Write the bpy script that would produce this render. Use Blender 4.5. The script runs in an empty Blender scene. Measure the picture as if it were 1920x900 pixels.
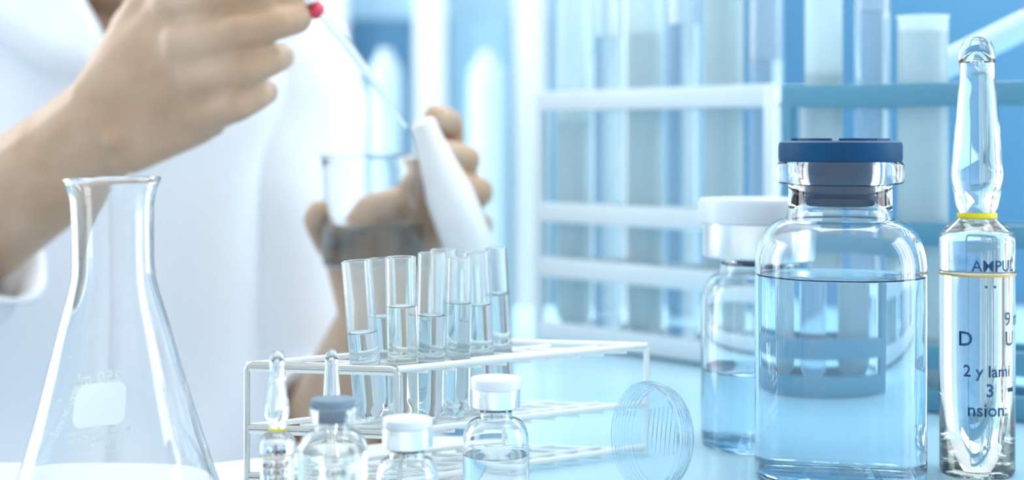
import bpy, bmesh, math, random
from mathutils import Vector, Matrix
random.seed(7)
C = bpy.context.scene
PI = math.pi
# ------------------------------------------------------------ camera, light, exposure
EYE = 0.127          # eye height above the bench top (bench top is z = 0)
FPX = 2750.0         # focal length in pixels of a 1920 wide frame
HOR = 262.0          # pixel row of the horizon
cam = bpy.data.cameras.new('camera'); cam_o = bpy.data.objects.new('camera', cam); C.collection.objects.link(cam_o)
cam_o.location = (0, 0, EYE); cam_o.rotation_euler = (PI/2, 0, 0)
cam.sensor_width = 36.0; cam.lens = 36.0*FPX/1920.0
cam.shift_y = (HOR-450.0)/1920.0
cam.clip_start = 0.01; cam.clip_end = 50
cam.dof.use_dof = True; cam.dof.focus_distance = 0.525; cam.dof.aperture_fstop = 6.4
C.camera = cam_o
C.view_settings.view_transform = 'Standard'; C.view_settings.look = 'None'
C.view_settings.gamma = 1.0; C.view_settings.use_curve_mapping = False
C.view_settings.exposure = 0.27
C.cycles.max_bounces = 28; C.cycles.transmission_bounces = 28; C.cycles.glossy_bounces = 8; C.cycles.transparent_max_bounces = 16
C.cycles.sample_clamp_indirect = 6.0

w = bpy.data.worlds.new('daylight'); C.world = w; w.use_nodes = True
nt = w.node_tree; bg = nt.nodes['Background']
tc = nt.nodes.new('ShaderNodeTexCoord'); sx = nt.nodes.new('ShaderNodeSeparateXYZ')
mr = nt.nodes.new('ShaderNodeMapRange'); mr.inputs['From Min'].default_value = -0.5; mr.inputs['From Max'].default_value = 1.0
cr = nt.nodes.new('ShaderNodeValToRGB')
cr.color_ramp.elements[0].color = (0.80, 0.91, 1.0, 1); cr.color_ramp.elements[1].color = (0.95, 0.99, 1.0, 1)
nt.links.new(tc.outputs['Generated'], sx.inputs[0]); nt.links.new(sx.outputs['Z'], mr.inputs['Value'])
nt.links.new(mr.outputs[0], cr.inputs[0]); nt.links.new(cr.outputs[0], bg.inputs['Color'])
bg.inputs['Strength'].default_value = 0.92

def area(name, loc, target, sx_, sy_, power, col):
    l = bpy.data.lights.new(name, 'AREA'); l.shape = 'RECTANGLE'; l.size = sx_; l.size_y = sy_; l.energy = power; l.color = col
    o = bpy.data.objects.new(name, l); C.collection.objects.link(o); o.location = loc
    o.rotation_euler = (Vector(target)-Vector(loc)).to_track_quat('-Z', 'Y').to_euler()
    return o
area('ceiling_light', (0.35, 0.75, 1.75), (0.35, 0.95, 0), 1.6, 0.6, 14, (0.95, 0.99, 1.0))  # added lamp, unseen overhead, brightens the background racks
area('strip_light', (0.30, 1.06, 0.46), (0.24, 0.78, 0.0), 0.9, 0.08, 2.2, (0.92, 0.98, 1.0))   # added lamp out of view, backlights the tall tubes
WINDOW_LIGHT = 5.5   # daylight through the side windows

# ------------------------------------------------------------ helpers
def P(px, py, d):
    return Vector(((px-960.0)*d/FPX, d, EYE-(py-HOR)*d/FPX))
def mat(name, col, rough=0.5, **kw):
    m = bpy.data.materials.new(name); m.use_nodes = True; b = m.node_tree.nodes['Principled BSDF']
    b.inputs['Base Color'].default_value = (*col, 1); b.inputs['Roughness'].default_value = rough
    for k, v in kw.items(): b.inputs[k.replace('_', ' ')].default_value = v
    return m
def noise_tint(m, c1, c2, scale=4, bump=0.0, bscale=60, detail=3, stretch=None):
    n = m.node_tree; b = n.nodes['Principled BSDF']
    t = n.nodes.new('ShaderNodeTexCoord'); no = n.nodes.new('ShaderNodeTexNoise'); no.inputs['Scale'].default_value = scale; no.inputs['Detail'].default_value = detail
    src = t.outputs['Object']
    if stretch:
        mp = n.nodes.new('ShaderNodeMapping'); mp.inputs['Scale'].default_value = stretch; n.links.new(src, mp.inputs[0]); src = mp.outputs[0]
    r = n.nodes.new('ShaderNodeValToRGB'); r.color_ramp.elements[0].color = (*c1, 1); r.color_ramp.elements[1].color = (*c2, 1)
    r.color_ramp.elements[0].position = 0.35; r.color_ramp.elements[1].position = 0.65
    n.links.new(src, no.inputs[0]); n.links.new(no.outputs[0], r.inputs[0]); n.links.new(r.outputs[0], b.inputs['Base Color'])
    if bump:
        n2 = n.nodes.new('ShaderNodeTexNoise'); n2.inputs['Scale'].default_value = bscale
        bp = n.nodes.new('ShaderNodeBump'); bp.inputs['Strength'].default_value = bump; bp.inputs['Distance'].default_value = 0.002
        n.links.new(src, n2.inputs[0]); n.links.new(n2.outputs[0], bp.inputs['Height']); n.links.new(bp.outputs[0], b.inputs['Normal'])
    return m
def glassmat(name, col, ior, rough=0.0):
    m = bpy.data.materials.new(name); m.use_nodes = True; n = m.node_tree
    n.nodes.remove(n.nodes['Principled BSDF']); g = n.nodes.new('ShaderNodeBsdfGlass')
    g.inputs['Color'].default_value = (*col, 1); g.inputs['IOR'].default_value = ior; g.inputs['Roughness'].default_value = rough
    n.links.new(g.outputs[0], n.nodes['Material Output'].inputs[0]); return m
M = {}
M['glass'] = glassmat('clear_glass', (0.985, 0.995, 1.0), 1.47)
M['thin_glass'] = glassmat('thin_clear_glass', (0.985, 0.995, 1.0), 1.35)
M['water'] = glassmat('water', (0.94, 0.98, 1.0), 1.33)
M['blue_water'] = glassmat('blue_tinted_water', (0.84, 0.93, 0.98), 1.33)
M['milk'] = mat('pale_cloudy_liquid', (0.72, 0.93, 1.0), 0.3, Subsurface_Weight=0.0)
M['straw'] = glassmat('straw_liquid', (1.0, 0.995, 0.975), 1.34)
M['pale_plastic'] = mat('clear_plastic', (0.86, 0.95, 1.0), 0.12, Transmission_Weight=0.9, IOR=1.12)
M['frost'] = mat('frosted_white_plastic', (0.95, 0.98, 1.0), 0.35, Transmission_Weight=0.15)
M['steel'] = mat('polished_steel', (0.58, 0.61, 0.60), 0.24, Metallic=0.9)
M['white_wire'] = mat('white_coated_wire', (0.88, 0.95, 0.96), 0.3)  # haze over the steel wires put into their colour as white
M['alu'] = mat('brushed_aluminium', (0.86, 0.90, 0.93), 0.28, Metallic=0.9)
M['blue_rubber'] = noise_tint(mat('blue_rubber', (0.02, 0.12, 0.32), 0.5, Specular_IOR_Level=0.2), (0.001, 0.045, 0.125), (0.002, 0.065, 0.165), 40)
M['blue_rubber_dark'] = mat('dark_blue_rubber', (0.006, 0.05, 0.17), 0.5)
M['grey_rubber'] = mat('grey_rubber', (0.15, 0.23, 0.31), 0.55)
M['white_cap'] = mat('white_flip_cap', (0.80, 0.90, 0.98), 0.3, Transmission_Weight=0.2)
M['yellow'] = mat('yellow_ring_paint', (0.90, 0.76, 0.01), 0.4)
M['orange'] = mat('amber_ring', (0.72, 0.42, 0.10), 0.3)
M['blue_ink'] = mat('blue_ink', (0.015, 0.09, 0.22), 0.5)
M['black_ink'] = mat('dark_ink', (0.06, 0.06, 0.08), 0.5)
M['brown_ink'] = mat('brown_ink', (0.22, 0.11, 0.04), 0.5)
M['white_ink'] = mat('white_enamel', (0.88, 0.95, 0.96), 0.5)
for key_, nm_, f_, ior_ in (('enamel', 'white_enamel_print', .93, 1.0), ('hazy', 'hazy_clear_plastic', .10, 1.36), ('cloud', 'cloudy_tube_wall', .5, 1.2)):
    m_ = glassmat(nm_, (0.99, 1.0, 1.0), ior_); n_ = m_.node_tree; g_ = [x for x in n_.nodes if x.type == 'BSDF_GLASS'][0]
    tr_ = n_.nodes.new('ShaderNodeBsdfTranslucent'); tr_.inputs[0].default_value = (.97, 1, .99, 1); di_ = n_.nodes.new('ShaderNodeBsdfDiffuse'); di_.inputs[0].default_value = (.95, 1, 1, 1)
    if key_ == 'cloud': tr_.inputs[0].default_value = (.86, .98, 1, 1); di_.inputs[0].default_value = (.86, .98, 1, 1)  # window glare on the tall tubes put into their wall colour
    m1 = n_.nodes.new('ShaderNodeMixShader'); m1.inputs[0].default_value = .5; n_.links.new(tr_.outputs[0], m1.inputs[1]); n_.links.new(di_.outputs[0], m1.inputs[2])
    m2 = n_.nodes.new('ShaderNodeMixShader'); m2.inputs[0].default_value = f_; n_.links.new(g_.outputs[0], m2.inputs[1]); n_.links.new(m1.outputs[0], m2.inputs[2])
    n_.links.new(m2.outputs[0], n_.nodes['Material Output'].inputs[0]); M[key_] = m_
M['skin'] = noise_tint(mat('skin', (0.45, 0.28, 0.17), 0.5, Subsurface_Weight=0.12, Subsurface_Scale=0.01), (0.47, 0.30, 0.19), (0.58, 0.42, 0.30), 22)
M['nail'] = mat('fingernail', (0.66, 0.60, 0.57), 0.25)
M['coat'] = noise_tint(mat('white_cotton', (0.85, 0.88, 0.95), 0.85), (0.79, 0.85, 0.92), (0.84, 0.89, 0.95), 6)
M['shirt'] = mat('pale_trousers', (0.45, 0.50, 0.60), 0.85)
M['hair'] = mat('dark_hair', (0.03, 0.02, 0.015), 0.45)
M['white_bench'] = noise_tint(mat('white_laminate', (0.88, 0.92, 0.94), 0.25), (0.74, 0.79, 0.83), (0.77, 0.82, 0.85), 3)
M['blue_bench'] = noise_tint(mat('pale_blue_laminate', (0.45, 0.72, 0.87), 0.22), (0.42, 0.69, 0.85), (0.48, 0.75, 0.89), 3)  # blue daylight cast of the right side put into the bench colour
M['blue_wall'] = noise_tint(mat('blue_panel', (0.11, 0.31, 0.52), 0.5), (0.055, 0.20, 0.36), (0.08, 0.25, 0.42), 2)
M['pale_wall'] = noise_tint(mat('pale_blue_paint', (0.42, 0.64, 0.80), 0.7), (0.38, 0.60, 0.78), (0.46, 0.68, 0.82), 2)
M['side_wall'] = mat('pale_blue_side_wall', (0.62, 0.78, 0.88), 0.7)
M['mid_panel'] = mat('mid_blue_panel', (0.34, 0.60, 0.78), 0.5)
M['post'] = mat('white_painted_post', (0.90, 0.97, 0.97), 0.5)
M['rack_white'] = mat('white_rack_plastic', (0.78, 0.90, 0.97), 0.35)
M['rack_blue'] = mat('blue_grey_rack_plastic', (0.10, 0.31, 0.45), 0.35)
M['floor'] = noise_tint(mat('grey_vinyl', (0.6, 0.66, 0.7), 0.4), (0.56, 0.62, 0.67), (0.63, 0.69, 0.73), 5)
M['red'] = mat('red_rubber', (0.70, 0.05, 0.09), 0.4)
M['pipette_blue'] = mat('pale_blue_plastic', (0.40, 0.62, 0.86), 0.3)

def link(name, me, m, parent=None, loc=None):
    o = bpy.data.objects.new(name, me); C.collection.objects.link(o)
    if m is not None and not me.materials: me.materials.append(m)
    if parent is not None: o.parent = parent
    if loc is not None: o.location = loc
    return o
def smooth(me, ang=40):
    for p in me.polygons: p.use_smooth = True
    try: me.set_sharp_from_angle(angle=math.radians(ang))
    except Exception: pass
def finish(name, bm, m, parent=None, loc=None, ang=40):
    bmesh.ops.recalc_face_normals(bm, faces=bm.faces)
    me = bpy.data.meshes.new(name); bm.to_mesh(me); bm.free(); smooth(me, ang)
    return link(name, me, m, parent, loc)
def tag(o, label, cat, group=None, kind=None):
    if label: o['label'] = label
    if cat: o['category'] = cat
    if group: o['group'] = group
    if kind: o['kind'] = kind
    return o
def thing(name, label, cat, loc=(0, 0, 0), rot=(0, 0, 0), group=None):
    o = bpy.data.objects.new(name, None); C.collection.objects.link(o); o.empty_display_size = 0.02
    o.location = loc; o.rotation_euler = rot
    return tag(o, label, cat, group)
def ring_verts(bm, r, z, n, ex=1.0, cx=0, cy=0):
    return [bm.verts.new((cx+r*math.cos(2*PI*k/n), cy+r*ex*math.sin(2*PI*k/n), z)) for k in range(n)]
def lathe(prof, n=64, closed=False, bm=None):
    """prof: (r, z) points; r = 0 ends become poles; closed joins last to first"""
    bm = bm or bmesh.new(); rings = []
    for r, z in prof:
        rings.append([bm.verts.new((0, 0, z))] if r < 1e-7 else ring_verts(bm, r, z, n))
    pairs = list(zip(rings, rings[1:]))
    if closed: pairs.append((rings[-1], rings[0]))
    for a, b in pairs:
        if len(a) == 1 and len(b) == 1: continue
        for k in range(n):
            j = (k+1) % n
            if len(a) == 1: bm.faces.new((a[0], b[k], b[j]))
            elif len(b) == 1: bm.faces.new((a[k], a[j], b[0]))
            else: bm.faces.new((a[k], a[j], b[j], b[k]))
    return bm
def spline(pts, k=6):
    """Catmull-Rom through 2D/3D points"""
    out = []; n = len(pts)
    for i in range(n-1):
        p0 = pts[max(i-1, 0)]; p1 = pts[i]; p2 = pts[i+1]; p3 = pts[min(i+2, n-1)]
        for s in range(k):
            t = s/k
            out.append(tuple(0.5*((2*b)+(-a+c)*t+(2*a-5*b+4*c-d)*t*t+(-a+3*b-3*c+d)*t**3) for a, b, c, d in zip(p0, p1, p2, p3)))
    out.append(tuple(pts[-1])); return out
def tube_path(bm, pts, r, n=12, cap=True):
    pts = [Vector(p) for p in pts]; rs = r if isinstance(r, (list, tuple)) else [r]*len(pts); prev = None
    t0 = (pts[1]-pts[0]).normalized(); up = Vector((0, 0, 1)) if abs(t0.z) < .9 else Vector((1, 0, 0))
    nrm = t0.cross(up).normalized(); rings = []
    for i, p in enumerate(pts):
        t = ((pts[min(i+1, len(pts)-1)]-pts[max(i-1, 0)])).normalized()
        nrm = (nrm-t*nrm.dot(t)).normalized(); bn = t.cross(nrm)
        rings.append([bm.verts.new(p+(nrm*math.cos(2*PI*k/n)+bn*math.sin(2*PI*k/n))*rs[i]) for k in range(n)])
    for a, b in zip(rings, rings[1:]):
        for k in range(n): bm.faces.new((a[k], a[(k+1) % n], b[(k+1) % n], b[k]))
    if cap: bm.faces.new(rings[0][::-1]); bm.faces.new(rings[-1])
    return bm
def box(bm, c, s, rz=0.0, bev=0.0):
    r = bmesh.ops.create_cube(bm, size=1.0); vs = r['verts']
    for v in vs:
        v.co = Matrix.Rotation(rz, 3, 'Z') @ Vector((v.co.x*s[0], v.co.y*s[1], v.co.z*s[2])) + Vector(c)
    if bev:
        es = list({e for v in vs for e in v.link_edges})
        bmesh.ops.bevel(bm, geom=es, offset=bev, segments=2, affect='EDGES', profile=0.5)
    return bm
def copy_tree(o, parent=None):
    c = o.copy(); C.collection.objects.link(c)
    if parent is not None: c.parent = parent
    for ch in list(o.children): copy_tree(ch, c)
    return c
def text_mesh(txt, size, bold=0.0):
    cu = bpy.data.curves.new('lettering', 'FONT'); cu.body = txt; cu.size = size; cu.align_x = 'CENTER'; cu.resolution_u = 3; cu.offset = bold
    o = bpy.data.objects.new('lettering', cu); C.collection.objects.link(o)
    dg = bpy.context.evaluated_depsgraph_get(); me = bpy.data.meshes.new_from_object(o.evaluated_get(dg))
    bpy.data.objects.remove(o); bpy.data.curves.remove(cu)
    bm = bmesh.new(); bm.from_mesh(me); bpy.data.meshes.remove(me)
    bmesh.ops.triangulate(bm, faces=bm.faces)
    return bm
def wrap(bm, ang0, z0, rfun, off=0.00012, flip=False, rot=0.0, sy=1.0, thick=True):
    """bend a flat mesh (x along, y up) around a lathe surface; ang0 = direction it faces"""
    for v in bm.verts:
        x, y = v.co.x, v.co.y*sy
        x, y = x*math.cos(rot)-y*math.sin(rot), x*math.sin(rot)+y*math.cos(rot)
        z = z0+y; r = rfun(z)+off; a = ang0+x/r
        v.co = Vector((r*math.cos(a), r*math.sin(a), z))
    if thick: bmesh.ops.solidify(bm, geom=bm.faces[:], thickness=0.00006)
    return bm
def prof_r(prof):
    ps = sorted(((z, r) for r, z in prof))
    def f(z):
        for (za, ra), (zb, rb) in zip(ps, ps[1:]):
            if za <= z <= zb: return ra+(rb-ra)*((z-za)/(zb-za) if zb > za else 0)
        return ps[-1][1] if z > ps[-1][0] else ps[0][1]
    return f

# ------------------------------------------------------------ the setting
def poly_slab(name, pts, z0, z1, m, **kw):
    bm = bmesh.new(); a = [bm.verts.new((x, y, z1)) for x, y in pts]; f = bm.faces.new(a)
    r = bmesh.ops.extrude_face_region(bm, geom=[f])
    for v in [g for g in r['geom'] if isinstance(g, bmesh.types.BMVert)]: v.co.z = z0
    return finish(name, bm, m, ang=30)
fl = poly_slab('floor', [(-2.2, -0.6), (2.2, -0.6), (2.2, 2.7), (-2.2, 2.7)], -0.80, -0.75, M['floor']); tag(fl, None, None, kind='structure')
WY = 2.6
def wallbox(name, x0, x1, y0, y1, z0, z1, m):
    bm = bmesh.new(); box(bm, ((x0+x1)/2, (y0+y1)/2, (z0+z1)/2), (x1-x0, y1-y0, z1-z0), bev=0.002)
    o = finish(name, bm, m, ang=30); tag(o, None, None, kind='structure'); return o
wallbox('wall_back', -2.2, 2.2, WY, WY+0.08, -0.75, 1.5, M['pale_wall'])
def X(px, d): return (px-960.0)*d/FPX
# blue panels set in the back wall, between white posts
PN = [(655, 780, 'blue_wall'), (838, 965, 'mid_panel'), (1022, 1150, 'mid_panel'), (1212, 1330, 'mid_panel')]
for i, (a, b, mm) in enumerate(PN):
    wallbox('wall_panel_%d' % (i+1), X(a+6, WY), X(b-6, WY), WY-0.012, WY, -0.70, 0.34, M[mm])
for i, (a, b) in enumerate([(588, 655), (780, 838), (965, 1022), (1150, 1212)]):
    wallbox('trim_%d' % (i+1), X(a, WY), X(b, WY), WY-0.05, WY, -0.75, 1.5, M['post'])
# blue partition standing at the back of the right bench
wallbox('wall_partition', X(1330, 1.12), 1.2, 1.12, 1.16, -0.75, 0.75, M['blue_wall'])

# side walls, each with one tall daylit window
pm = bpy.data.materials.new('daylit_pane'); pm.use_nodes = True; n_ = pm.node_tree; n_.nodes.remove(n_.nodes['Principled BSDF'])
em = n_.nodes.new('ShaderNodeEmission'); em.inputs['Color'].default_value = (0.93, 0.97, 1.0, 1); em.inputs['Strength'].default_value = WINDOW_LIGHT
n_.links.new(em.outputs[0], n_.nodes['Material Output'].inputs[0])
for side, sx_, ya, yb_ in (('left', -1, 0.95, 2.2), ('right', 1, 0.2, 0.95)):
    xw = sx_*1.75; n1 = 1 if sx_ < 0 else 2
    for nm, y0, y1, z0, z1 in (('wall_'+side, -.6, ya, -.75, 1.5), ('wall_'+side+'_far', yb_, 2.6, -.75, 1.5), ('wall_'+side+'_sill', ya, yb_, -.75, -.3), ('wall_'+side+'_head', ya, yb_, 1.2, 1.5)):
        wallbox(nm, min(xw, xw+sx_*.08), max(xw, xw+sx_*.08), y0, y1, z0, z1, M['side_wall'])
    wallbox('window_%d' % n1, min(xw+sx_*.05, xw+sx_*.06), max(xw+sx_*.05, xw+sx_*.06), ya, yb_, -.3, 1.2, pm)
    for q in range(3):
        y = ya+(yb_-ya)*q/2
        wallbox('window_frame_%d' % (n1*10+q), min(xw, xw+sx_*.04), max(xw, xw+sx_*.04), y-.02, y+.02, -.3, 1.2, M['post'])
bt = poly_slab('bench_top', [(-1.1, 0.12), (0.0, 0.12), (0.0, 0.628), (-0.03, 0.628), (-0.115, 0.577), (-1.1, 0.577)], -0.035, 0.0, M['white_bench'])
tag(bt, 'white laminate bench top under the conical flask and wire rack', 'bench')
bt2 = poly_slab('bench_top', [(0.0005, 0.12), (1.1, 0.12), (1.1, 1.118), (0.0005, 1.118)], -0.035, 0.0, M['blue_bench'])
tag(bt2, 'pale blue laminate bench top under the big vial and tall ampoule', 'bench')
for x, y, o in ((-1.05, .17, bt), (-1.05, .54, bt), (-.06, .17, bt), (-.06, .55, bt), (.06, .17, bt2), (1.05, .17, bt2), (.06, 1.06, bt2), (1.05, 1.06, bt2)):
    bm = bmesh.new(); box(bm, (x, y, -.3925), (.04, .04, .715), bev=.003); finish('leg', bm, M['steel'], o)

# ------------------------------------------------------------ conical flask
def px2(d, s): return s*d/FPX
def conical_flask():
    d = 0.468; k = d/FPX
    base = P(222, 262+EYE*FPX/d, d)
    H = (base - P(222, 335, d)).length
    t = thing('conical_flask', 'large empty clear glass conical flask with mirrored 250 ml print', 'flask', (base.x, base.y, 0), (0, math.radians(-1.0), 0))
    def zz(y): return (262+EYE*FPX/d - y)*k
    body = [(0.0, 0.0006), (165*k, 0.0006), (192*k, 0.0018), (203*k, 0.0055), (202*k, 0.010), (185*k, zz(905))]
    sl = [(r*k, zz(y)) for r, y in ((168, 850), (150, 790), (133, 730), (117, 670), (101, 610), (88, 565), (79, 530), (75.5, 505), (75, 460), (76, 400), (78, 372), (83, 352), (88, 341))]
    outer = spline(body[1:]+sl, 4)
    out = [(0, 0)] + outer + [(90.5*k, zz(337)), (90*k, zz(334)), (87*k, zz(332.5)), (83*k, zz(334))]
    wth = 6.2*k
    inner = [(max(r-wth, 0.0), z) for r, z in outer if z > 0.011][::-1]
    inner += [(190*k, 0.0075), (170*k, 0.0042), (0, 0.0034)]
    prof = out+inner
    bm = lathe(prof, 96); g = finish('glass_body', bm, M['glass'], t)
    rf = prof_r([(r, z) for r, z in outer])
    # white enamel print on the far side of the glass, so it reads mirrored from here
    def ang(px, y):   # angle on the far wall for a picture column
        r = rf(zz(y)); dx = (px-base_px(y))*k; return math.acos(max(-1, min(1, dx/r)))
    def base_px(y): return 222-8*(900-y)/565.0
    pr = bmesh.new()
    # rounded patch
    W, Hh, rc = 0.0180, 0.0150, 0.003
    nx, ny = 20, 14; vs = {}
    for i in range(nx+1):
        for j in range(ny+1):
            u = -1+2*i/nx; v = -1+2*j/ny
            x = u*W/2; y = v*Hh/2
            ax = W/2-rc; ay = Hh/2-rc
            if abs(x) > ax and abs(y) > ay:
                ex, ey = abs(x)-ax, abs(y)-ay; m_ = max(ex, ey); L = math.hypot(ex, ey); f = m_/L if L > 0 else 1
                x = math.copysign(ax+ex*f, x); y = math.copysign(ay+ey*f, y)
            vs[i, j] = pr.verts.new((x, y, 0))
    for i in range(nx):
        for j in range(ny): pr.faces.new((vs[i, j], vs[i+1, j], vs[i+1, j+1], vs[i, j+1]))
    wrap(pr, ang(150, 780), zz(780), rf); finish('write_on_patch', pr, M['enamel'], t)
    for txt, px_, y, size in (('250 ml', 153, 735, 0.0052), ('Made in Germany', 142, 839, 0.0030), ('Retrace Code', 135, 854, 0.0030), ('100%', 148, 866, 0.0030)):
        b = text_mesh(txt, size*1.08, .00010); wrap(b, ang(px_, y), zz(y), rf); finish('lettering', b, M['enamel'], t)
    b = text_mesh('APPROX VOL', 0.0033, .0001); wrap(b, ang(103, 782), zz(782), rf, rot=-math.radians(69)); finish('lettering', b, M['enamel'], t)
    for px_, y in ((113, 675), (92, 758), (74, 822), (60, 876)):
        b = bmesh.new(); box(b, (0, 0, 0), (0.0022, 0.00035, 0.0001)); wrap(b, ang(px_, y), zz(y), rf, thick=False); finish('graduation_mark', b, M['enamel'], t)
    b = bmesh.new()
    for cx, cy, sx_, sy_ in ((0, -.0022, .0135, .0003), (-.0068, 0, .0003, .0044), (.0068, 0, .0003, .0044)):
        for q in range(8 if sx_ > .001 else 1):
            n_ = 8 if sx_ > .001 else 1
            box(b, (cx-sx_/2+sx_*(q+.5)/n_, cy, 0), (sx_/n_, sy_, 0.0001))
    wrap(b, ang(140, 866), zz(866), rf, thick=False); finish('code_frame', b, M['enamel'], t)
conical_flask()

# ------------------------------------------------------------ vials
def vial(name, label, px, d, Y, R, style, liquid_y=None, group=None, base_px=None, liq='water', marks=()):
    """Y: picture rows; R: picture radii of the stages, all at distance d"""
    k = d/FPX; yb = 262+EYE*FPX/d
    def zz(y): return (yb-y)*k
    t = thing(name, label, 'vial', ((px-960)*k, d, 0), (0, 0, 0), group or 'stoppered glass vials on the bench')
    rb, rn, rf_ = R['body']*k, R['neck']*k, R['flange']*k
    zs, zn, zf0, zf1 = zz(Y['shoulder']), zz(Y['neck0']), zz(Y['flange0']), zz(Y['flange1'])
    wt = R['body']*k*0.062
    sh = []
    for i in range(13):    # shoulder: quarter ellipse then small fillet into the neck
        a = i/12*PI/2
        sh.append((rn*1.06+(rb-rn*1.06)*math.cos(a), zs+(zn-zs)*0.88*math.sin(a)))
    c = rb*0.12
    outer = [(0, rb*.05), (rb*.55, rb*.035), (rb*.8, 0), (rb-c, 0)]+[(rb-c+c*math.sin(a*PI/10), c-c*math.cos(a*PI/10)) for a in range(1, 6)]
    outer += [(rb, c+(zs-c)*f) for f in (.25, .5, .75)]
    outer += sh
    outer += [(rn*1.015, zn), (rn, zn+(zf0-zn)*.3), (rn, zf0-0.0004), (rn*1.03, zf0), (rf_*.97, zf0+rf_*.01), (rf_, zf0+rf_*.05), (rf_, zf1-rf_*.05), (rf_*.97, zf1)]
    ri = R['plug']*k
    inner = [(ri+.0001, zf1), (ri+.0001, zf0-(zf1-zf0)*.4), (rn-wt*1.2, zn+(zf0-zn)*.3), (rn-wt*.9, zn)]
    inner += [(max(r-wt, 0), z-wt*.5) for r, z in sh[::-1]]
    inner += [(rb-wt, c*1.6), (rb-wt*1.6, wt*1.6), (rb-wt*3.2, wt*1.2), (0, wt*1.6)]
    bm = lathe(outer+inner, 96); finish('glass_body', bm, M['glass'], t)
    if liquid_y:
        zl = zz(liquid_y); ov = wt*.25
        rl = rb-wt+ov
        if zl > zs:   # surface lies inside the shoulder
            rl = min(rl, rb-wt+ov)
        pr = [(0, wt*1.35), (rb-wt*3.2, wt*1.0), (rb-wt*1.4, wt*1.4), (rl, c*1.6), (rl, zl-wt*.6), (rl, zl), (rl-wt*.35, zl-wt*.3), (rl-wt*1.2, zl-wt*.42), (0, zl-wt*.45)]
        bm = lathe(pr, 96); finish('liquid', bm, M[liq], t)
    if style == 'blue':
        rc = R['cap']*k; z0, z1 = zz(Y['cap0']), zz(Y['cap1'])
        p = [(0, z1), (rc*.93, z1), (rc*.985, z1-rc*.03), (rc, z1-rc*.09), (rc*1.0, z0+rc*.05), (rc*.985, z0), (R['plug']*k*1.04, z0)]
        bm = lathe(p[::-1]+[], 96)
        s = finish('stopper', bm, M['blue_rubber'], t)
        q = R['plug']*k
        zp = zz(Y['plug0'])
        bm = lathe([(0, zp+.0003), (q*.93, zp), (q*.97, zp+.0008), (q*.985, zf1-.0002), (q*1.0, z0+.0003), (0, z0+.0004)], 64); finish('plug', bm, M['blue_rubber'], t)
        for a0, a1 in ((200, 246), (256, 292), (304, 346), (20, 70), (110, 160)):
            b = bmesh.new(); lo = []; hi = []
            for q_ in range(9):
                a = math.radians(a0+(a1-a0)*q_/8)
                for rr, lst in ((rc*.62, lo), (rc*.80, hi)): lst.append((rr*math.cos(a), rr*math.sin(a)))
            v0 = [b.verts.new((x, y, z1-.0002)) for x, y in lo+hi[::-1]]; f = b.faces.new(v0)
            r_ = bmesh.ops.extrude_face_region(b, geom=[f])
            for v in [g for g in r_['geom'] if isinstance(g, bmesh.types.BMVert)]: v.co.z = z1+.0009
            finish('raised_pad', b, M['blue_rubber_dark'], s)
    elif style == 'grey':
        rc = R['cap']*k; z0, z1 = zz(Y['cap0']), zz(Y['cap1']); q = R['plug']*k; zp = zz(Y['plug0'])
        bm = lathe([(0, zp), (q*.82, zp), (q*.86, zp+.0004), (q, z0-.0003), (rc*.96, z0), (rc, z0+.0003), (rc, z1-.0005), (rc*.94, z1), (0, z1)], 64)
        finish('stopper', bm, M['grey_rubber'], t)
    else:
        rc = R['cap']*k; ra = R['alu']*k; z1 = zz(Y['cap1']); zm = zz(Y['capm']); z0 = zz(Y['cap0'])
        bm = lathe([(rn*1.02, z0+.0002), (ra*.93, z0), (ra*.985, z0+ra*.03), (ra, z0+ra*.08), (ra, zm), (ra*.9, zm+.0002), (rf_*1.003, zm-.0002), (rf_*1.003, z0+.0010), (rn*1.02, z0+.0008)], 96, True)
        cr_ = finish('crimp_ring', bm, M['alu'], t)
        bm = lathe([(0, zm+.0001), (rc*.97, zm+.0001), (rc, zm+rc*.03), (rc, z1-rc*.07), (rc*.96, z1), (rc*.6, z1-.0003), (0, z1-.0004)], 96)
        finish('flip_cap', bm, M['white_cap'], t)
        q = R['plug']*k
        bm = lathe([(0, z0-(z1-z0)*.12), (q*.92, z0-(z1-z0)*.12), (q*.97, z0), (q*.97, zf1-.0001), (0, zf1)], 48); finish('stopper', bm, M['blue_rubber'] if style == 'white_blue' else M['grey_rubber'], t)
    rff = lambda z: rb
    for txt, size, x_, y, ink in marks:
        b = text_mesh(txt, size*k); wrap(b, -PI/2+x_*k/rb, zz(y), rff); finish('lettering', b, M[ink], t)
    return t

vial('glass_vial', 'big clear liquid-filled glass vial with blue rubber stopper', 1575, 0.55,
     dict(shoulder=500, neck0=398, flange0=345, flange1=303, cap0=303, cap1=264, plug0=369),
     dict(body=158, neck=95, flange=117, plug=68, cap=114), 'blue', 513, liq='blue_water')
vial('glass_vial', 'half-filled vial with white flip cap standing behind the blue-stoppered one', 1421, 0.612,
     dict(shoulder=580, neck0=505, flange0=474, flange1=430, cap0=482, capm=418, cap1=372),
     dict(body=106, neck=70, flange=90, plug=46, cap=112, alu=103), 'white_blue', 690, liq='blue_water')
vial('glass_vial', 'small vial with grey rubber stopper and faint print on its pale liquid', 624, 0.45,
     dict(shoulder=852, neck0=800, flange0=789, flange1=764, cap0=763, cap1=747, plug0=789),
     dict(body=66, neck=33, flange=42, plug=30, cap=42), 'grey', 842, liq='straw',
     marks=(('2·S_CARB', 15, 0, 878, 'black_ink'), ('_INJECT_', 15, 0, 900, 'black_ink')))
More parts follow.
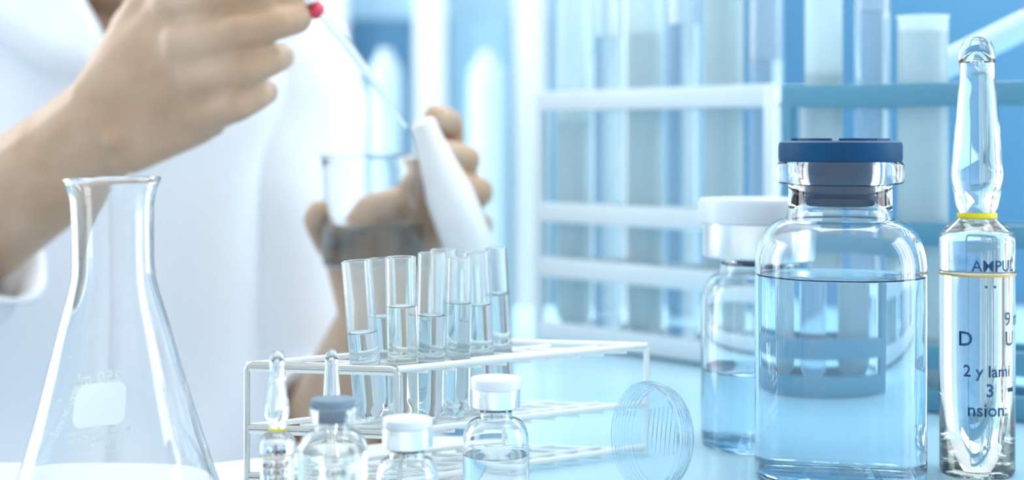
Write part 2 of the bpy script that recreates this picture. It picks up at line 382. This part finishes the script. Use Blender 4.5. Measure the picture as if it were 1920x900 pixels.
vial('glass_vial', 'small vial with thick white cap, nearest in front of the rack corner', 764, 0.466,
     dict(shoulder=895, neck0=852, flange0=832, flange1=806, cap0=838, capm=800, cap1=784),
     dict(body=58, neck=33, flange=42, plug=20, cap=47, alu=47.5), 'white', 935, liq='water')
vial('glass_vial', 'small clear vial with silver crimp and white flip cap before the rack', 930, 0.500,
     dict(shoulder=822, neck0=778, flange0=756, flange1=735, cap0=763, capm=728, cap1=708),
     dict(body=62, neck=30, flange=40, plug=20, cap=49, alu=46), 'white', 850, liq='water')

# ------------------------------------------------------------ ampoules
def ampoule(label, px, d, tip, rows, radii, liq, ring_off=0, text=(), lean=0, liquid_y=None, amber=True):
    k = d/FPX; yb = 262+EYE*FPX/d
    def zz(y): return (yb-y)*k
    t = thing('glass_ampoule', label, 'ampoule', ((px-960)*k, d, 0), (0, math.radians(lean), 0), 'sealed glass ampoules on the bench')
    rb = radii['body']*k; zs, zr, zb, zt = zz(rows['shoulder']), zz(rows['ring']), zz(rows['bulge']), zz(tip)
    rr, rbu, rt = radii['ring']*k, radii['bulge']*k, radii['tip']*k
    c = rb*.16
    o = [(0, .0003), (rb*.7, 0), (rb-c, 0)]+[(rb-c+c*math.sin(a*PI/8), c-c*math.cos(a*PI/8)) for a in range(1, 5)]+[(rb, zs*.5), (rb, zs*.97)]
    neck = spline([(rb, zs*.97), (rb*.985, zs+(zr-zs)*.25), (rb*.82, zs+(zr-zs)*.55), (rr*1.12, zr-(zr-zs)*.16), (rr, zr), (rr*1.08, zr+(zb-zr)*.28), (rbu, zb), (rbu*.93, zb+(zt-zb)*.22), (rt*1.14, zb+(zt-zb)*.55), (rt, zt-rt*2.2), (rt*1.02, zt-rt*1.1), (rt*.8, zt-rt*.35), (rt*.42, zt-rt*.03)], 5)
    o += neck[1:]+[(0, zt)]
    wt = rb*.07
    n2 = [(max(r-wt*.95, 0.0), z) for r, z in neck if z < zt-rt*1.3][::-1]
    inn = [(0, zt-rt*.95), (rt*.3, zt-rt*1.0)]+n2+[(rb-wt, zs*.5), (rb-wt, c*1.4), (rb-wt*2.2, wt*1.6), (0, wt*1.6)]
    finish('glass_body', lathe(o+inn, 72), M['glass'], t)
    zl = zz(liquid_y); rl = rb-wt*.8
    finish('liquid', lathe([(0, wt*1.3), (rb-wt*2.2, wt*1.3), (rl, c*1.4), (rl, zl), (rl-wt*.5, zl-wt*.3), (0, zl-wt*.5)], 72), M[liq], t)
    finish('break_ring', lathe([(rr+.00004, zr-.0045*rb/.0138*.28), (rr+.0003, zr-.0004), (rr+.0003, zr+.0004), (rr+.00004, zr+.0045*rb/.0138*.28), (rr-.0001, zr)], 64, True), M['yellow'], t)
    if amber:
        e = rb*.035
        finish('amber_line', lathe([(rb+.00002, zl-e), (rb+.0002, zl-e*.6), (rb+.0002, zl+e*.6), (rb+.00002, zl+e), (rb-.0001, zl)], 64, True), M['orange'], t)
    for txt, size, x_, y, ink in text:
        b = text_mesh(txt, size*k*1.1, size*k*.014); wrap(b, -PI/2+x_*k/rb, zz(y), lambda z: rb); finish('lettering', b, M[ink], t)
    return t
ampoule('tall glass ampoule with yellow neck ring and blue print', 1832, 0.56, 68,
        dict(shoulder=452, ring=404, bulge=335), dict(body=68.5, ring=35, bulge=47, tip=32), 'straw', liquid_y=512,
        text=(('AMPUL', 26, 14, 503, 'blue_ink'), ('. .', 30, 3, 533, 'blue_ink'), ('9 ml', 32, 62, 603, 'blue_ink'), ('D', 34, -42, 640, 'blue_ink'), ('U', 34, 45, 640, 'blue_ink'),
              ('2 y lami', 27, 0, 696, 'blue_ink'), ('3', 30, 2, 732, 'blue_ink'), ('-', 60, 48, 736, 'blue_ink'), ('nsion:', 30, 0, 768, 'blue_ink')))
ampoule('small ampoule with brown print and yellow ring beside the rack leg', 520, 0.462, 657,
        dict(shoulder=828, ring=804, bulge=778), dict(body=31.5, ring=14.5, bulge=22, tip=13.5), 'straw', liquid_y=855,
        text=(('AAMM', 13, 3, 846, 'black_ink'), ('MSAGNE', 13, 0, 872, 'brown_ink'), ('SULFATE', 13, 0, 885, 'brown_ink'), ('2 ml 10%', 12, 3, 897, 'black_ink'), ('=', 16, 24, 868, 'black_ink')))
ampoule('thin ampoule standing behind the grey-stoppered vial', 622, 0.492, 655,
        dict(shoulder=836, ring=812, bulge=775), dict(body=29, ring=12, bulge=17.5, tip=12.5), 'straw', liquid_y=860, amber=False)

# ------------------------------------------------------------ wire rack and its tubes
def wire_rack():
    Nn = Vector((X(745, .53), .53, 0)); L = Vector((X(463, .541), .541, 0)); R_ = Vector((X(1212, .591), .591, 0))
    t = thing('wire_rack', 'steel wire test tube rack with rows of clear tubes', 'test tube rack', (Nn.x, Nn.y, 0))
    u = R_-Nn; v = L-Nn
    Z = [0.0441, 0.0212, 0.0035]
    r = 0.00105
    def pt(a, b, z): return u*a+v*b+Vector((0, 0, z))
    # two end frames: left end bent from one rod, and the right end
    for nm, a in (('end_frame', 0.0), ('end_frame', 1.0)):
        b = bmesh.new(); c = .0022
        top = Z[0]
        path = [pt(a, 1, r), pt(a, 1, top-c), pt(a, 1-.012, top-c*.3), pt(a, 1-.04, top), pt(a, .04, top), pt(a, .012, top-c*.3), pt(a, 0, top-c), pt(a, 0, r)]
        tube_path(b, path, r*1.15, 14); finish(nm, b, M['steel'] if a == 0 else M['white_wire'], t)
    names = ('top_tier', 'middle_tier', 'bottom_tier')
    for z, nm in zip(Z, names):
        b = bmesh.new()
        zf = z
        for bb in (0.0, 1.0):
            tube_path(b, [pt(.0, bb, zf), pt(1, bb, zf)], r*(1.15 if bb == 0 else 1.0), 12)
        for bb in (.333, .667):
            tube_path(b, [pt(.0, bb, zf-r*1.2), pt(1, bb, zf-r*1.2)], r*.8, 10)
        for q in range(0, 11):
            a = q/10
            ext = .02
            tube_path(b, [pt(a, -ext, zf-r*1.7), pt(a, 1+ext, zf-r*1.7)], r*.72, 10)
        finish(nm, b, M['white_wire'], t)
    b = bmesh.new()
    for z in (Z[1], Z[2]): tube_path(b, [pt(0, 0.03, z), pt(0, 1, z)], r, 12)
    finish('cross_rod', b, M['steel'], t)
    return t
wire_rack()
def test_tube(label, px_t, py_t, px_b, py_b, d, wpx, liq_y, group=None, d2=None, liq='water', lip=False, mt='hazy', name='test_tube'):
    """top centre and bottom centre in the picture"""
    a = P(px_t, py_t, d2 or d); b = P(px_b, py_b, d); ax = a-b; L = ax.length; r = wpx/2*d/FPX
    t = thing(name, label, 'test tube', b, ax.to_track_quat('Z', 'Y').to_euler(), group or 'clear test tubes in the wire rack')
    wt = r*.11
    hem = [(r*math.sin(i*PI/16), r-r*math.cos(i*PI/16)) for i in range(0, 9)]
    hin = [((r-wt)*math.sin(i*PI/16), r-(r-wt)*math.cos(i*PI/16)) for i in range(0, 9)]
    o = hem+[(r, L*.5), (r, L-r*.3)]+([(r*1.06, L-r*.2), (r*1.08, L-r*.1), (r*1.04, L)] if lip else [(r, L-.0002), (r-wt*.5, L)])
    finish('glass_body', lathe(o+[(r-wt, L-.0003)]+hin[::-1], 48), M[mt], t)
    fr = (py_b-liq_y)/(py_b-py_t); zl = L*fr
    hl = [((r-wt*.8)*math.sin(i*PI/16), r-(r-wt*.8)*math.cos(i*PI/16)) for i in range(0, 9)]
    e = r-wt*.8
    finish('liquid', lathe(hl+[(e, zl*.6), (e, zl), (e*.93, zl-r*.06), (e*.8, zl-r*.1), (0, zl-r*.11)], 48), M[liq], t)
    return t
G = None
test_tube('clear test tube at the near left corner of the rack, lowest filled', 668, 488, 694, 790, .538, 57, 622)
test_tube('clear test tube half hidden behind the two tubes nearest the rack corner', 712, 484, 728, 770, .562, 50, 592)
test_tube('clear test tube standing upright second from the left in front row', 751, 481, 757, 795, .543, 58, 573, liq='straw')
test_tube('clear test tube leaning right, third along the front row', 811, 474, 803, 790, .551, 55, 590)
test_tube('clear test tube fourth along the front row, before the short back one', 862, 482, 856, 784, .561, 48, 567)
test_tube('test tube whose rim shows just behind the third and fourth front ones', 832, 467, 836, 752, .583, 52, 600)
test_tube('clear test tube leaning left, second from the right end of the group', 893, 472, 906, 775, .572, 50, 570)
test_tube('rightmost test tube of the wire rack, its side clear of others', 930, 464, 946, 765, .584, 40, 552)

# ------------------------------------------------------------ ribbed plastic dish leaning on edge by the big vials
def ribbed_dish():
    k = .53/FPX
    t = thing('plastic_dish', 'clear ribbed plastic dish on its edge between the rack and capped vial', 'dish', ((1249-960)*k, .53, .0197), (math.radians(84), 0, math.radians(-57)))
    Rr = .0195
    o = [(0, 0), (Rr*.55, 0), (Rr*.8, .0006), (Rr*.93, .003), (Rr*.985, .007), (Rr, .0100)]
    o = spline(o, 5)
    i_ = [(max(r-.0007, 0), z+.0007) for r, z in o][::-1]
    bm = lathe(o+i_, 96)
    finish('shell', bm, M['pale_plastic'], t)
    for q in range(6):
        zq = .0020+q*.0013; rq = prof_r(o)(zq)
        b = lathe([(rq-.0001, zq-.0003), (rq+.00045, zq), (rq-.0001, zq+.0003)], 96, True); finish('ridge', b, M['pale_plastic'], t)
    for q in range(7):
        x = -.009+q*.0025
        b = bmesh.new(); box(b, (x, .002, .00085), (.0005, .018-abs(x)*.5, .0006)); finish('rib', b, M['pale_plastic'], t)
ribbed_dish()

# ------------------------------------------------------------ blurred racks of big tubes on the right bench
def big_rack(label, p0, p1, n, zs, th, dep, m, radius, tops, fills, tlabels, thick_post=.006):
    p0 = Vector((X(*p0), p0[1], 0)); p1 = Vector((X(*p1), p1[1], 0)); u = (p1-p0); L = u.length; u.normalize(); rz = math.atan2(u.y, u.x)
    t = thing('test_tube_rack', label, 'test tube rack', p0, (0, 0, rz))
    pitch = L/n
    for z in zs:
        b = bmesh.new()
        box(b, (L/2, -dep/2+.002, z), (L, .004, th), bev=.0008); box(b, (L/2, dep/2-.002, z), (L, .004, th), bev=.0008)
        if z > zs[-1]:
            for q in range(n+1): box(b, (q*pitch, 0, z), (.0022, dep-.008, th*.6))
        else: box(b, (L/2, 0, z-th*.25), (L, dep-.008, th*.4))
        finish('tier', b, m, t)
    for x in (0, L):
        for y in (-dep/2+.002, dep/2-.002):
            b = bmesh.new(); box(b, (x, y, (zs[0]+th/2)/2), (thick_post, .0045, zs[0]+th/2), bev=.0008); finish('post', b, m, t)
    zb = zs[-1]+th*.1
    for q, (tp, fl_, lb) in enumerate(zip(tops, fills, tlabels)):
        if tp is None: continue
        c = p0+u*(pitch*(q+.5)); r = radius[q] if isinstance(radius, (list, tuple)) else radius; Lh = tp-zb
        tt = thing('test_tube', lb, 'test tube', (c.x, c.y, zb), (0, 0, 0), 'tall blurred test tubes in the background racks')
        wt = r*.08
        hem = [(r*math.sin(i*PI/16), r-r*math.cos(i*PI/16)) for i in range(0, 9)]
        hin = [((r-wt)*math.sin(i*PI/16), r-(r-wt)*math.cos(i*PI/16)) for i in range(0, 9)]
        finish('glass_body', lathe(hem+[(r, Lh-.001), (r*1.07, Lh-.0005), (r*1.07, Lh)]+[(r-wt, Lh)]+hin[::-1], 40), M['cloud'] if q % 2 == 0 else M['hazy'], tt)
        e = r-wt*.8
        hl = [(e*math.sin(i*PI/16), r-e*math.cos(i*PI/16)) for i in range(0, 9)]
        finish('liquid', lathe(hl+[(e, fl_*Lh), (0, fl_*Lh-.001)], 40), M['water'], tt)
big_rack('white plastic rack of tall tubes behind the capped vial', (1045, .93), (1478, .80), 6,
         (.151, .082, .048, .008), .012, .036, M['rack_white'], [.0112, .009, .011, .0098, .0112, .0095],
         [.245, .235, .25, .24, .25, .24], [.55, .8, .75, .8, .85, .7],
         ['tall tube of pale liquid first from the left in the white rack', 'tall tube second from the left in the white rack', 'tall tube of pale liquid third from the left in the white rack',
          'tall tube fourth from the left in the white rack', 'tall bright tube of pale liquid fifth from the left in the white rack', 'tall tube at the right end of the white rack above the capped vial'])
big_rack('blue-grey tube rack behind the big vial and ampoule', (1500, .735), (1985, .665), 5,
         (.148, .083, .026, .006), .011, .034, M['rack_blue'], [.0092, .0085, .0118, .009, .009],
         [.225, .235, .186, None, None], [.7, .8, .96, 0, 0],
         ['tall tube first from the left in the blue-grey rack', 'tall tube second from the left, right above the blue stopper', 'wide tube of pale liquid last in the blue-grey rack', '', ''])
# slanting pale blue pipette at the upper right corner
t = thing('pipette', 'pale blue plastic pipette slanting across the upper right corner', 'pipette', P(1700, 158, .76))
b = bmesh.new(); o0 = P(1700, 158, .76)
tube_path(b, [P(1700, 158, .76)-o0, P(1770, 122, .77)-o0, P(1925, 45, .79)-o0], [.0045, .0075, .0078], 24); finish('barrel', b, M['pipette_blue'], t)
b = bmesh.new(); tube_path(b, [P(1926, 44, .79)-o0, P(1990, 12, .80)-o0], .0080, 24); finish('red_end', b, M['red'], t)['label'] = 'red end'

# tall pale cylinders standing in front of the back wall
sh = thing('wall_shelf', 'low white shelf against the back wall carrying pale cylinders', 'shelf', (0.0, 2.44, -0.30))
b = bmesh.new(); box(b, (0, 0, 0), (1.2, .2, .02), bev=.002); finish('board', b, M['post'], sh)
for x in (-.55, .55):
    b = bmesh.new(); box(b, (x, .0, -.235), (.02, .16, .45), bev=.002); finish('bracket', b, M['post'], sh)
for px_, ytop, r, lb in ((722, 92, .028, 'pale cylinder between the first and second white posts'), (912, 95, .031, 'pale cylinder between the second and third white posts'), (1092, 98, .034, 'pale cylinder just right of the third white post')):
    d = 2.42; zt = EYE-(ytop-HOR)*d/FPX; z0 = -.29
    t = thing('sample_cylinder', lb, 'cylinder', (X(px_, d), d, z0), (0, 0, 0), 'pale cylinders on the wall shelf'); h = zt-z0
    finish('vessel', lathe([(0, 0), (r*.95, 0), (r, .004), (r, h-.06), (r*.9, h-.03), (r*.5, h-.012), (r*.4, h-.010), (r*.4, h-.006), (0, h-.006)], 40), M['milk'], t)
    finish('cap', lathe([(0, h-.006), (r*.42, h-.006), (r*.42, h), (0, h)], 24), M['post'], t)

# ------------------------------------------------------------ the person
def hull(bm, balls):
    pts = []
    for c, r in balls:
        r = r if isinstance(r, (tuple, list)) else (r, r, r)
        for i in range(1, 8):
            for j in range(14):
                a = i*PI/8; q = j*2*PI/14
                pts.append((c[0]+r[0]*math.sin(a)*math.cos(q), c[1]+r[1]*math.sin(a)*math.sin(q), c[2]+r[2]*math.cos(a)))
        pts += [(c[0], c[1], c[2]+r[2]), (c[0], c[1], c[2]-r[2])]
    vs = [bm.verts.new(p) for p in pts]
    r_ = bmesh.ops.convex_hull(bm, input=vs)
    kill = [g for g in r_['geom_interior'] if isinstance(g, bmesh.types.BMVert)] + [g for g in r_['geom_unused'] if isinstance(g, bmesh.types.BMVert)]
    if kill: bmesh.ops.delete(bm, geom=list(set(kill)), context='VERTS')
def chain(bm, nodes):
    for a, b_ in zip(nodes, nodes[1:]): hull(bm, [a, b_])
def fuse(name, bm, m, parent, voxel, sm=4, fac=.5):
    me = bpy.data.meshes.new(name); bmesh.ops.recalc_face_normals(bm, faces=bm.faces); bm.to_mesh(me); bm.free()
    o = bpy.data.objects.new(name, me); C.collection.objects.link(o)
    rm = o.modifiers.new('remesh', 'REMESH'); rm.mode = 'VOXEL'; rm.voxel_size = voxel; rm.use_smooth_shade = True
    s = o.modifiers.new('smooth', 'SMOOTH'); s.iterations = sm; s.factor = fac
    dg = bpy.context.evaluated_depsgraph_get(); me2 = bpy.data.meshes.new_from_object(o.evaluated_get(dg))
    bpy.data.objects.remove(o)
    for p in me2.polygons: p.use_smooth = True
    me2.materials.clear(); me2.materials.append(m)
    return link(name, me2, None, parent)
per = thing('person', 'person in a white lab coat holding up a dropper and a beaker', 'person', (-.30, 1.02, -.75))
off = Vector((-.30, 1.02, -.75))
def Q(px, py, d): return P(px, py, d)-off
def A(x, y, z): return Vector((x, y, z))-off
bm = bmesh.new()
# right forearm and hand (left in the picture)
SR = A(-.455, 1.03, .20); ER = Q(-255, 560, .83)
hull(bm, [(SR, .050), (ER, .040)])
chain(bm, [(ER, .041), (Q(20, 372, .775), .0315), (Q(120, 300, .755), (.0295, .026, .0285))])
chain(bm, [(Q(120, 300, .755), (.0295, .024, .0285)), (Q(205, 225, .738), (.0255, .020, .026))])
# back of the hand
hull(bm, [(Q(178, 190, .735), .014), (Q(240, 275, .735), .014), (Q(300, 60, .722), .013), (Q(285, 20, .730), .012), (Q(370, 228, .728), .0115), (Q(325, 235, .735), .014), (Q(345, 120, .715), .0125)])
hull(bm, [(Q(300, 60, .722), .013), (Q(320, 15, .722), .013), (Q(345, 85, .713), .0125), (Q(362, 145, .716), .012), (Q(378, 212, .724), .0105), (Q(300, 150, .728), .015)])
hull(bm, [(Q(285, 20, .73), .014), (Q(205, 150, .74), .014), (Q(310, -30, .735), .013), (Q(330, 0, .728), .013)])
fing = [  # knuckle, middle joint, end joint, tip : picture position, distance, radius
    [(322, 6, .716, .0115), (405, -8, .696, .0103), (480, -22, .690, .0095), (548, -14, .698, .0080)],
    [(345, 80, .709, .0115), (455, 58, .688, .0094), (520, 42, .690, .0083), (556, 33, .697, .0080)],
    [(364, 143, .712, .0108), (462, 128, .692, .0088), (506, 113, .697, .0078), (526, 106, .708, .0070)],
    [(380, 214, .719, .0102), (448, 196, .698, .0080), (484, 180, .701, .0068), (500, 172, .711, .0062)],
]
for f in fing: chain(bm, [(Q(x, y, d), r) for x, y, d, r in f])
hull(bm, [(Q(330, 30, .735), .012), (Q(470, 20, .716), .008), (Q(350, 120, .735), .010), (Q(480, 60, .712), .007)])
hull(bm, [(Q(350, 100, .735), .012), (Q(450, 120, .716), .007), (Q(370, 200, .738), .010), (Q(440, 180, .722), .006)])
for x_, y_, d_, r_ in ((338, 78, .7075, .0095), (362, 140, .7090, .0090), (382, 210, .7160, .0085), (322, 4, .7140, .0090), (396, 228, .7220, .0080)): hull(bm, [(Q(x_, y_, d_), r_)])
# tendons over the back of the hand
for x_, y_, d_, x2, y2, d2 in ((255, 175, .7250, 335, 82, .7045), (262, 200, .7250, 358, 142, .7070), (255, 225, .7270, 374, 208, .7150)): hull(bm, [(Q(x_, y_, d_), .0040), (Q(x2, y2, d2), .0058)])
# wrist bone
hull(bm, [(Q(215, 262, .722), .0065), (Q(235, 268, .724), .0050)])
# thumb behind, meeting the index finger on the dropper
chain(bm, [(Q(255, 60, .742), .014), (Q(350, -60, .745), .0125), (Q(470, -60, .733), .0105), (Q(560, -5, .722), .0085)])
# torso, neck and head
hull(bm, [(A(-.30, 1.03, .20), (.135, .065, .04)), (A(-.30, 1.03, .02), (.125, .075, .06))])
hull(bm, [(A(-.30, 1.03, .02), (.125, .075, .06)), (A(-.30, 1.04, -.26), (.145, .09, .06))])
hull(bm, [(A(-.262, 1.015, .22), (.055, .05, .03)), (A(-.262, 1.005, .33), (.048, .05, .03))])
hull(bm, [(A(-.30, 1.03, .20), (.12, .06, .03)), (A(-.262, 1.01, .27), (.05, .05, .02))])
HC = A(-.262, .985, .43)
hull(bm, [(HC+Vector((0, .012, .03)), (.072, .086, .072)), (HC+Vector((0, -.018, -.045)), (.050, .058, .040)), (HC+Vector((0, -.035, -.085)), (.024, .026, .014))])
hull(bm, [(HC+Vector((0, -.078, .005)), .007), (HC+Vector((0, -.094, -.020)), .009), (HC+Vector((0, -.080, -.026)), (.014, .008, .006))])   # nose
hull(bm, [(HC+Vector((-.014, -.078, -.048)), .006), (HC+Vector((.014, -.078, -.048)), .006)])                                             # lips
for s in (-1, 1):
    hull(bm, [(HC+Vector((s*.073, .012, .010)), (.006, .012, .014)), (HC+Vector((s*.073, .008, -.016)), (.005, .008, .010))])
    # seated legs
    chain(bm, [(A(-.30+s*.08, 1.04, -.28), .075), (A(-.30+s*.10, .74, -.27), .055), (A(-.30+s*.10, .76, -.66), .036), (A(-.30+s*.10, .72, -.715), .030), (A(-.30+s*.10, .60, -.728), .020)])
# left arm and hand holding the beaker (middle of the picture)
SL = A(-.165, 1.03, .185); EL = A(-.135, 1.0, -.10); WL = Q(708, 600, .855)
hull(bm, [(SL, .048), (EL, .038)])
chain(bm, [(EL, .038), ((EL+WL)/2, .031), (WL, (.0225, .020, .024))])
hull(bm, [(WL, (.0225, .018, .02)), (Q(645, 470, .852), .0125), (Q(770, 455, .855), .013), (Q(790, 380, .856), .0125), (Q(700, 400, .860), .013)])
for (y0, x1, y1, x2, y2, r) in ((335, 842, 232, 818, 220, .0085), (365, 872, 300, 835, 288, .009), (400, 896, 360, 850, 352, .009), (440, 898, 424, 868, 420, .008)):
    chain(bm, [(Q(785, y0+20, .857), .0115), (Q((785+x1)/2+25, (y0+y1)/2, .850), .0100), (Q(x1, y1, .826), r), (Q(x2, y2, .806), r*.88)])
chain(bm, [(Q(665, 500, .852), .0125), (Q(615, 450, .838), .0090), (Q(592, 412, .818), .0072), (Q(598, 396, .808), .0062)])
fuse('body', bm, M['skin'], per, .0018, 3)
# fingernails
def nail(px, py, d, yaw, w_, h_):
    b = bmesh.new(); bmesh.ops.create_uvsphere(b, u_segments=16, v_segments=10, radius=1)
    for v in b.verts: v.co = Vector((v.co.x*w_, v.co.y*.0018, v.co.z*h_))
    o = finish('fingernail', b, M['nail'], per, Q(px, py, d)); o.rotation_euler = (0, math.radians(-yaw), math.radians(25))
nail(550, 35, .6930, 14, .0065, .0050)
nail(520, 101, .7030, 20, .0045, .0040)
# hair
b = bmesh.new()
hull(b, [(HC+Vector((0, .026, .048)), (.080, .086, .070))]); hull(b, [(HC+Vector((0, .055, .03)), (.074, .055, .06)), (HC+Vector((0, .062, -.05)), (.058, .035, .05))])
fuse('hair', b, M['hair'], per, .005, 3)
for s in (-1, 1):
    for nm, mm, rr, yy in (('eye', 'white_ink', .0085, -.066), ('iris', 'hair', .0045, -.0725)):
        b = bmesh.new(); bmesh.ops.create_uvsphere(b, u_segments=14, v_segments=8, radius=rr); finish(nm, b, M[mm], per, HC+Vector((s*.028, yy, .008)))

# lab coat: torso shell open in a V at the neck
VA_X, VA_Z = X(197, .925), EYE-(75-HOR)*.925/FPX
def coat_torso():
    bm = bmesh.new(); rows = []; nz, nt_ = 44, 72
    z0, z1 = -.44, .262
    for i in range(nz+1):
        z = z0+(z1-z0)*i/nz
        if z < .12: hw = .163+.045*max(0, (-.02-z)/.42); hd = .106+.07*max(0, (-.05-z)/.4)
        else:
            s_ = (z-.12)/(z1-.12); hw = .163+.008*math.sin(s_*PI)-.075*s_**3; hd = .106-.035*s_**2.2
        gap = max(0.0, (z-VA_Z))*0.62+(.0 if z > VA_Z else 0)
        ring = []
        cxs = -.30+.02*max(0, (z-.12)/.14)
        a_mid = -PI/2+math.asin(max(-1, min(1, (VA_X-cxs)/hw)))
        g = max(gap/hw, .0005)
        for j in range(nt_+1):
            a = a_mid+g+(2*PI-2*g)*j/nt_
            fold = .004*math.sin(a*7+z*9)*(.4+max(0, -z)*2)+.003*math.sin(a*13-z*17)
            ring.append(bm.verts.new(A(cxs+(hw+fold)*math.cos(a), 1.03+(hd+fold)*math.sin(a), z)))
        rows.append(ring)
    for a, b_ in zip(rows, rows[1:]):
        for j in range(nt_): bm.faces.new((a[j], a[j+1], b_[j+1], b_[j]))
    o = finish('lab_coat', bm, M['coat'], per, ang=80)
    s = o.modifiers.new('thickness', 'SOLIDIFY'); s.thickness = .0022; s.offset = -1
    return o
ct = coat_torso()
def flap(name, pts, d, th=.003, parent=ct):
    bm = bmesh.new(); vs = [bm.verts.new(Q(x, y, dd)) for x, y, dd in pts]; f = bm.faces.new(vs)
    bmesh.ops.triangulate(bm, faces=[f]); bmesh.ops.subdivide_edges(bm, edges=bm.edges[:], cuts=2, use_grid_fill=True)
    o = finish(name, bm, M['coat'], parent, ang=60); s = o.modifiers.new('thickness', 'SOLIDIFY'); s.thickness = th; s.offset = 0; return o
flap('lapel', [(118, -60, .925), (197, 78, .912), (170, 150, .905), (90, 130, .905), (-90, 20, .925), (-80, -60, .94)], .9)
flap('lapel', [(262, -60, .925), (203, 78, .912), (240, 150, .905), (330, 110, .908), (430, 0, .93), (420, -60, .95)], .9)
def sleeve(name, nodes, parent=ct):
    bm = bmesh.new(); pts = spline([tuple(p)+(r,) for p, r in nodes], 6); rings = []
    P3 = [Vector(p[:3]) for p in pts]; n = 28; t0 = (P3[1]-P3[0]).normalized(); nr = t0.cross(Vector((0, 1, 0))).normalized()
    for i, p in enumerate(P3):
        t = (P3[min(i+1, len(P3)-1)]-P3[max(i-1, 0)]).normalized(); nr = (nr-t*nr.dot(t)).normalized(); bn = t.cross(nr)
        rings.append([bm.verts.new(p+(nr*math.cos(2*PI*k/n)+bn*math.sin(2*PI*k/n))*(pts[i][3]+.0022*math.sin(k*2*PI*3/n+i*.9)+.0018*math.sin(i*1.7+k*.5))) for k in range(n)])
    for a, b_ in zip(rings, rings[1:]):
        for k in range(n): bm.faces.new((a[k], a[(k+1) % n], b_[(k+1) % n], b_[k]))
    o = finish(name, bm, M['coat'], parent, ang=80); s = o.modifiers.new('thickness', 'SOLIDIFY'); s.thickness = .003; s.offset = 0; return o
sleeve('sleeve', [(A(-.40, 1.03, .215), .062), (SR, .062), ((SR+ER)/2, .056), (ER+Vector((-.008, 0, -.004)), .052), (Q(-140, 490, .80), .048), (Q(-35, 425, .79), .047)])
sleeve('sleeve', [(A(-.205, 1.03, .19), .055), (SL, .054), ((SL+EL)/2, .047), (EL+Vector((0, .004, -.004)), .047), (EL*.55+WL*.45, .041)])
# trousers
b = bmesh.new()
for s in (-1, 1): chain(b, [(A(-.30+s*.08, 1.04, -.30), .085), (A(-.30+s*.10, .74, -.27), .062), (A(-.30+s*.10, .76, -.66), .044)])
fuse('trousers', b, M['shirt'], per, .006, 4)
# stool the person sits on
st = thing('lab_stool', 'round grey stool the person in the lab coat sits on', 'stool', (-.30, 1.05, -.75))
finish('seat', lathe([(0, .32), (.125, .32), (.135, .33), (.135, .345), (.125, .355), (0, .355)], 48), M['grey_rubber'], st)
for s, q in ((-1, -1), (-1, 1), (1, -1), (1, 1)):
    b = bmesh.new(); tube_path(b, [(s*.14, q*.14, 0), (s*.09, q*.09, .322)], .011, 12); finish('leg', b, M['steel'], st)

# ------------------------------------------------------------ things in the hands
# dropper with a red collar in the raised hand
o0 = P(572, -25, .700); o1 = P(600, 25, .700); o2 = P(650, 85, .705); o3 = P(762, 238, .725)
t = thing('dropper', 'thin glass dropper with red collar held in the raised fingers', 'dropper', o0)
b = bmesh.new(); tube_path(b, [o1-o0, o2-o0, o3-o0], [.0030, .0028, .0010], 20); finish('glass_tip', b, M['thin_glass'], t)
b = bmesh.new(); tube_path(b, [P(583, 12, .697)-o0, P(599, 23, .700)-o0], [.0050, .0042], 24); finish('collar', b, M['red'], t)['label'] = 'red collar'
b = bmesh.new(); tube_path(b, [Vector((0, 0, 0))-(o1-o0)*.9, Vector((0, 0, 0)), P(583, 11, .698)-o0], [.005, .006, .0046], 24); finish('bulb', b, M['frost'], t)
# beaker in the lower hand
d = .815; k = d/FPX; c = P(700, 500, d)
t = thing('beaker', 'clear glass beaker of pale water held by the lower hand', 'beaker', c)
def zz(y): return (500-y)*k
finish('glass_body', lathe([(0, 0), (88*k, 0), (95*k, 7*k), (95*k, 180*k), (97*k, 203*k), (102*k, 208*k), (100*k, 210*k), (92*k, 200*k), (91*k, 180*k), (91*k, 9*k), (85*k, 4*k), (0, 4*k)], 72), M['thin_glass'], t)
finish('water', lathe([(0, 3.5*k), (84*k, 3.5*k), (91.5*k, 9*k), (91.5*k, zz(418)), (0, zz(418))], 72), M['water'], t)
# frosted tube leaning beside the beaker
a0 = P(895, 505, .79); a1 = P(790, 225, .785)
t = thing('centrifuge_tube', 'white frosted tube leaning against the fingers beside the beaker', 'test tube', a0, (a1-a0).to_track_quat('Z', 'Y').to_euler())
Lh = (a1-a0).length; r = .0118
finish('tube_body', lathe([(0, 0), (r*.5, .001), (r*1.15, .012), (r*1.1, Lh*.5), (r*.8, Lh*.72), (r*.62, Lh*.9), (r*.6, Lh-.002), (r*.4, Lh), (0, Lh)], 48), M['frost'], t)
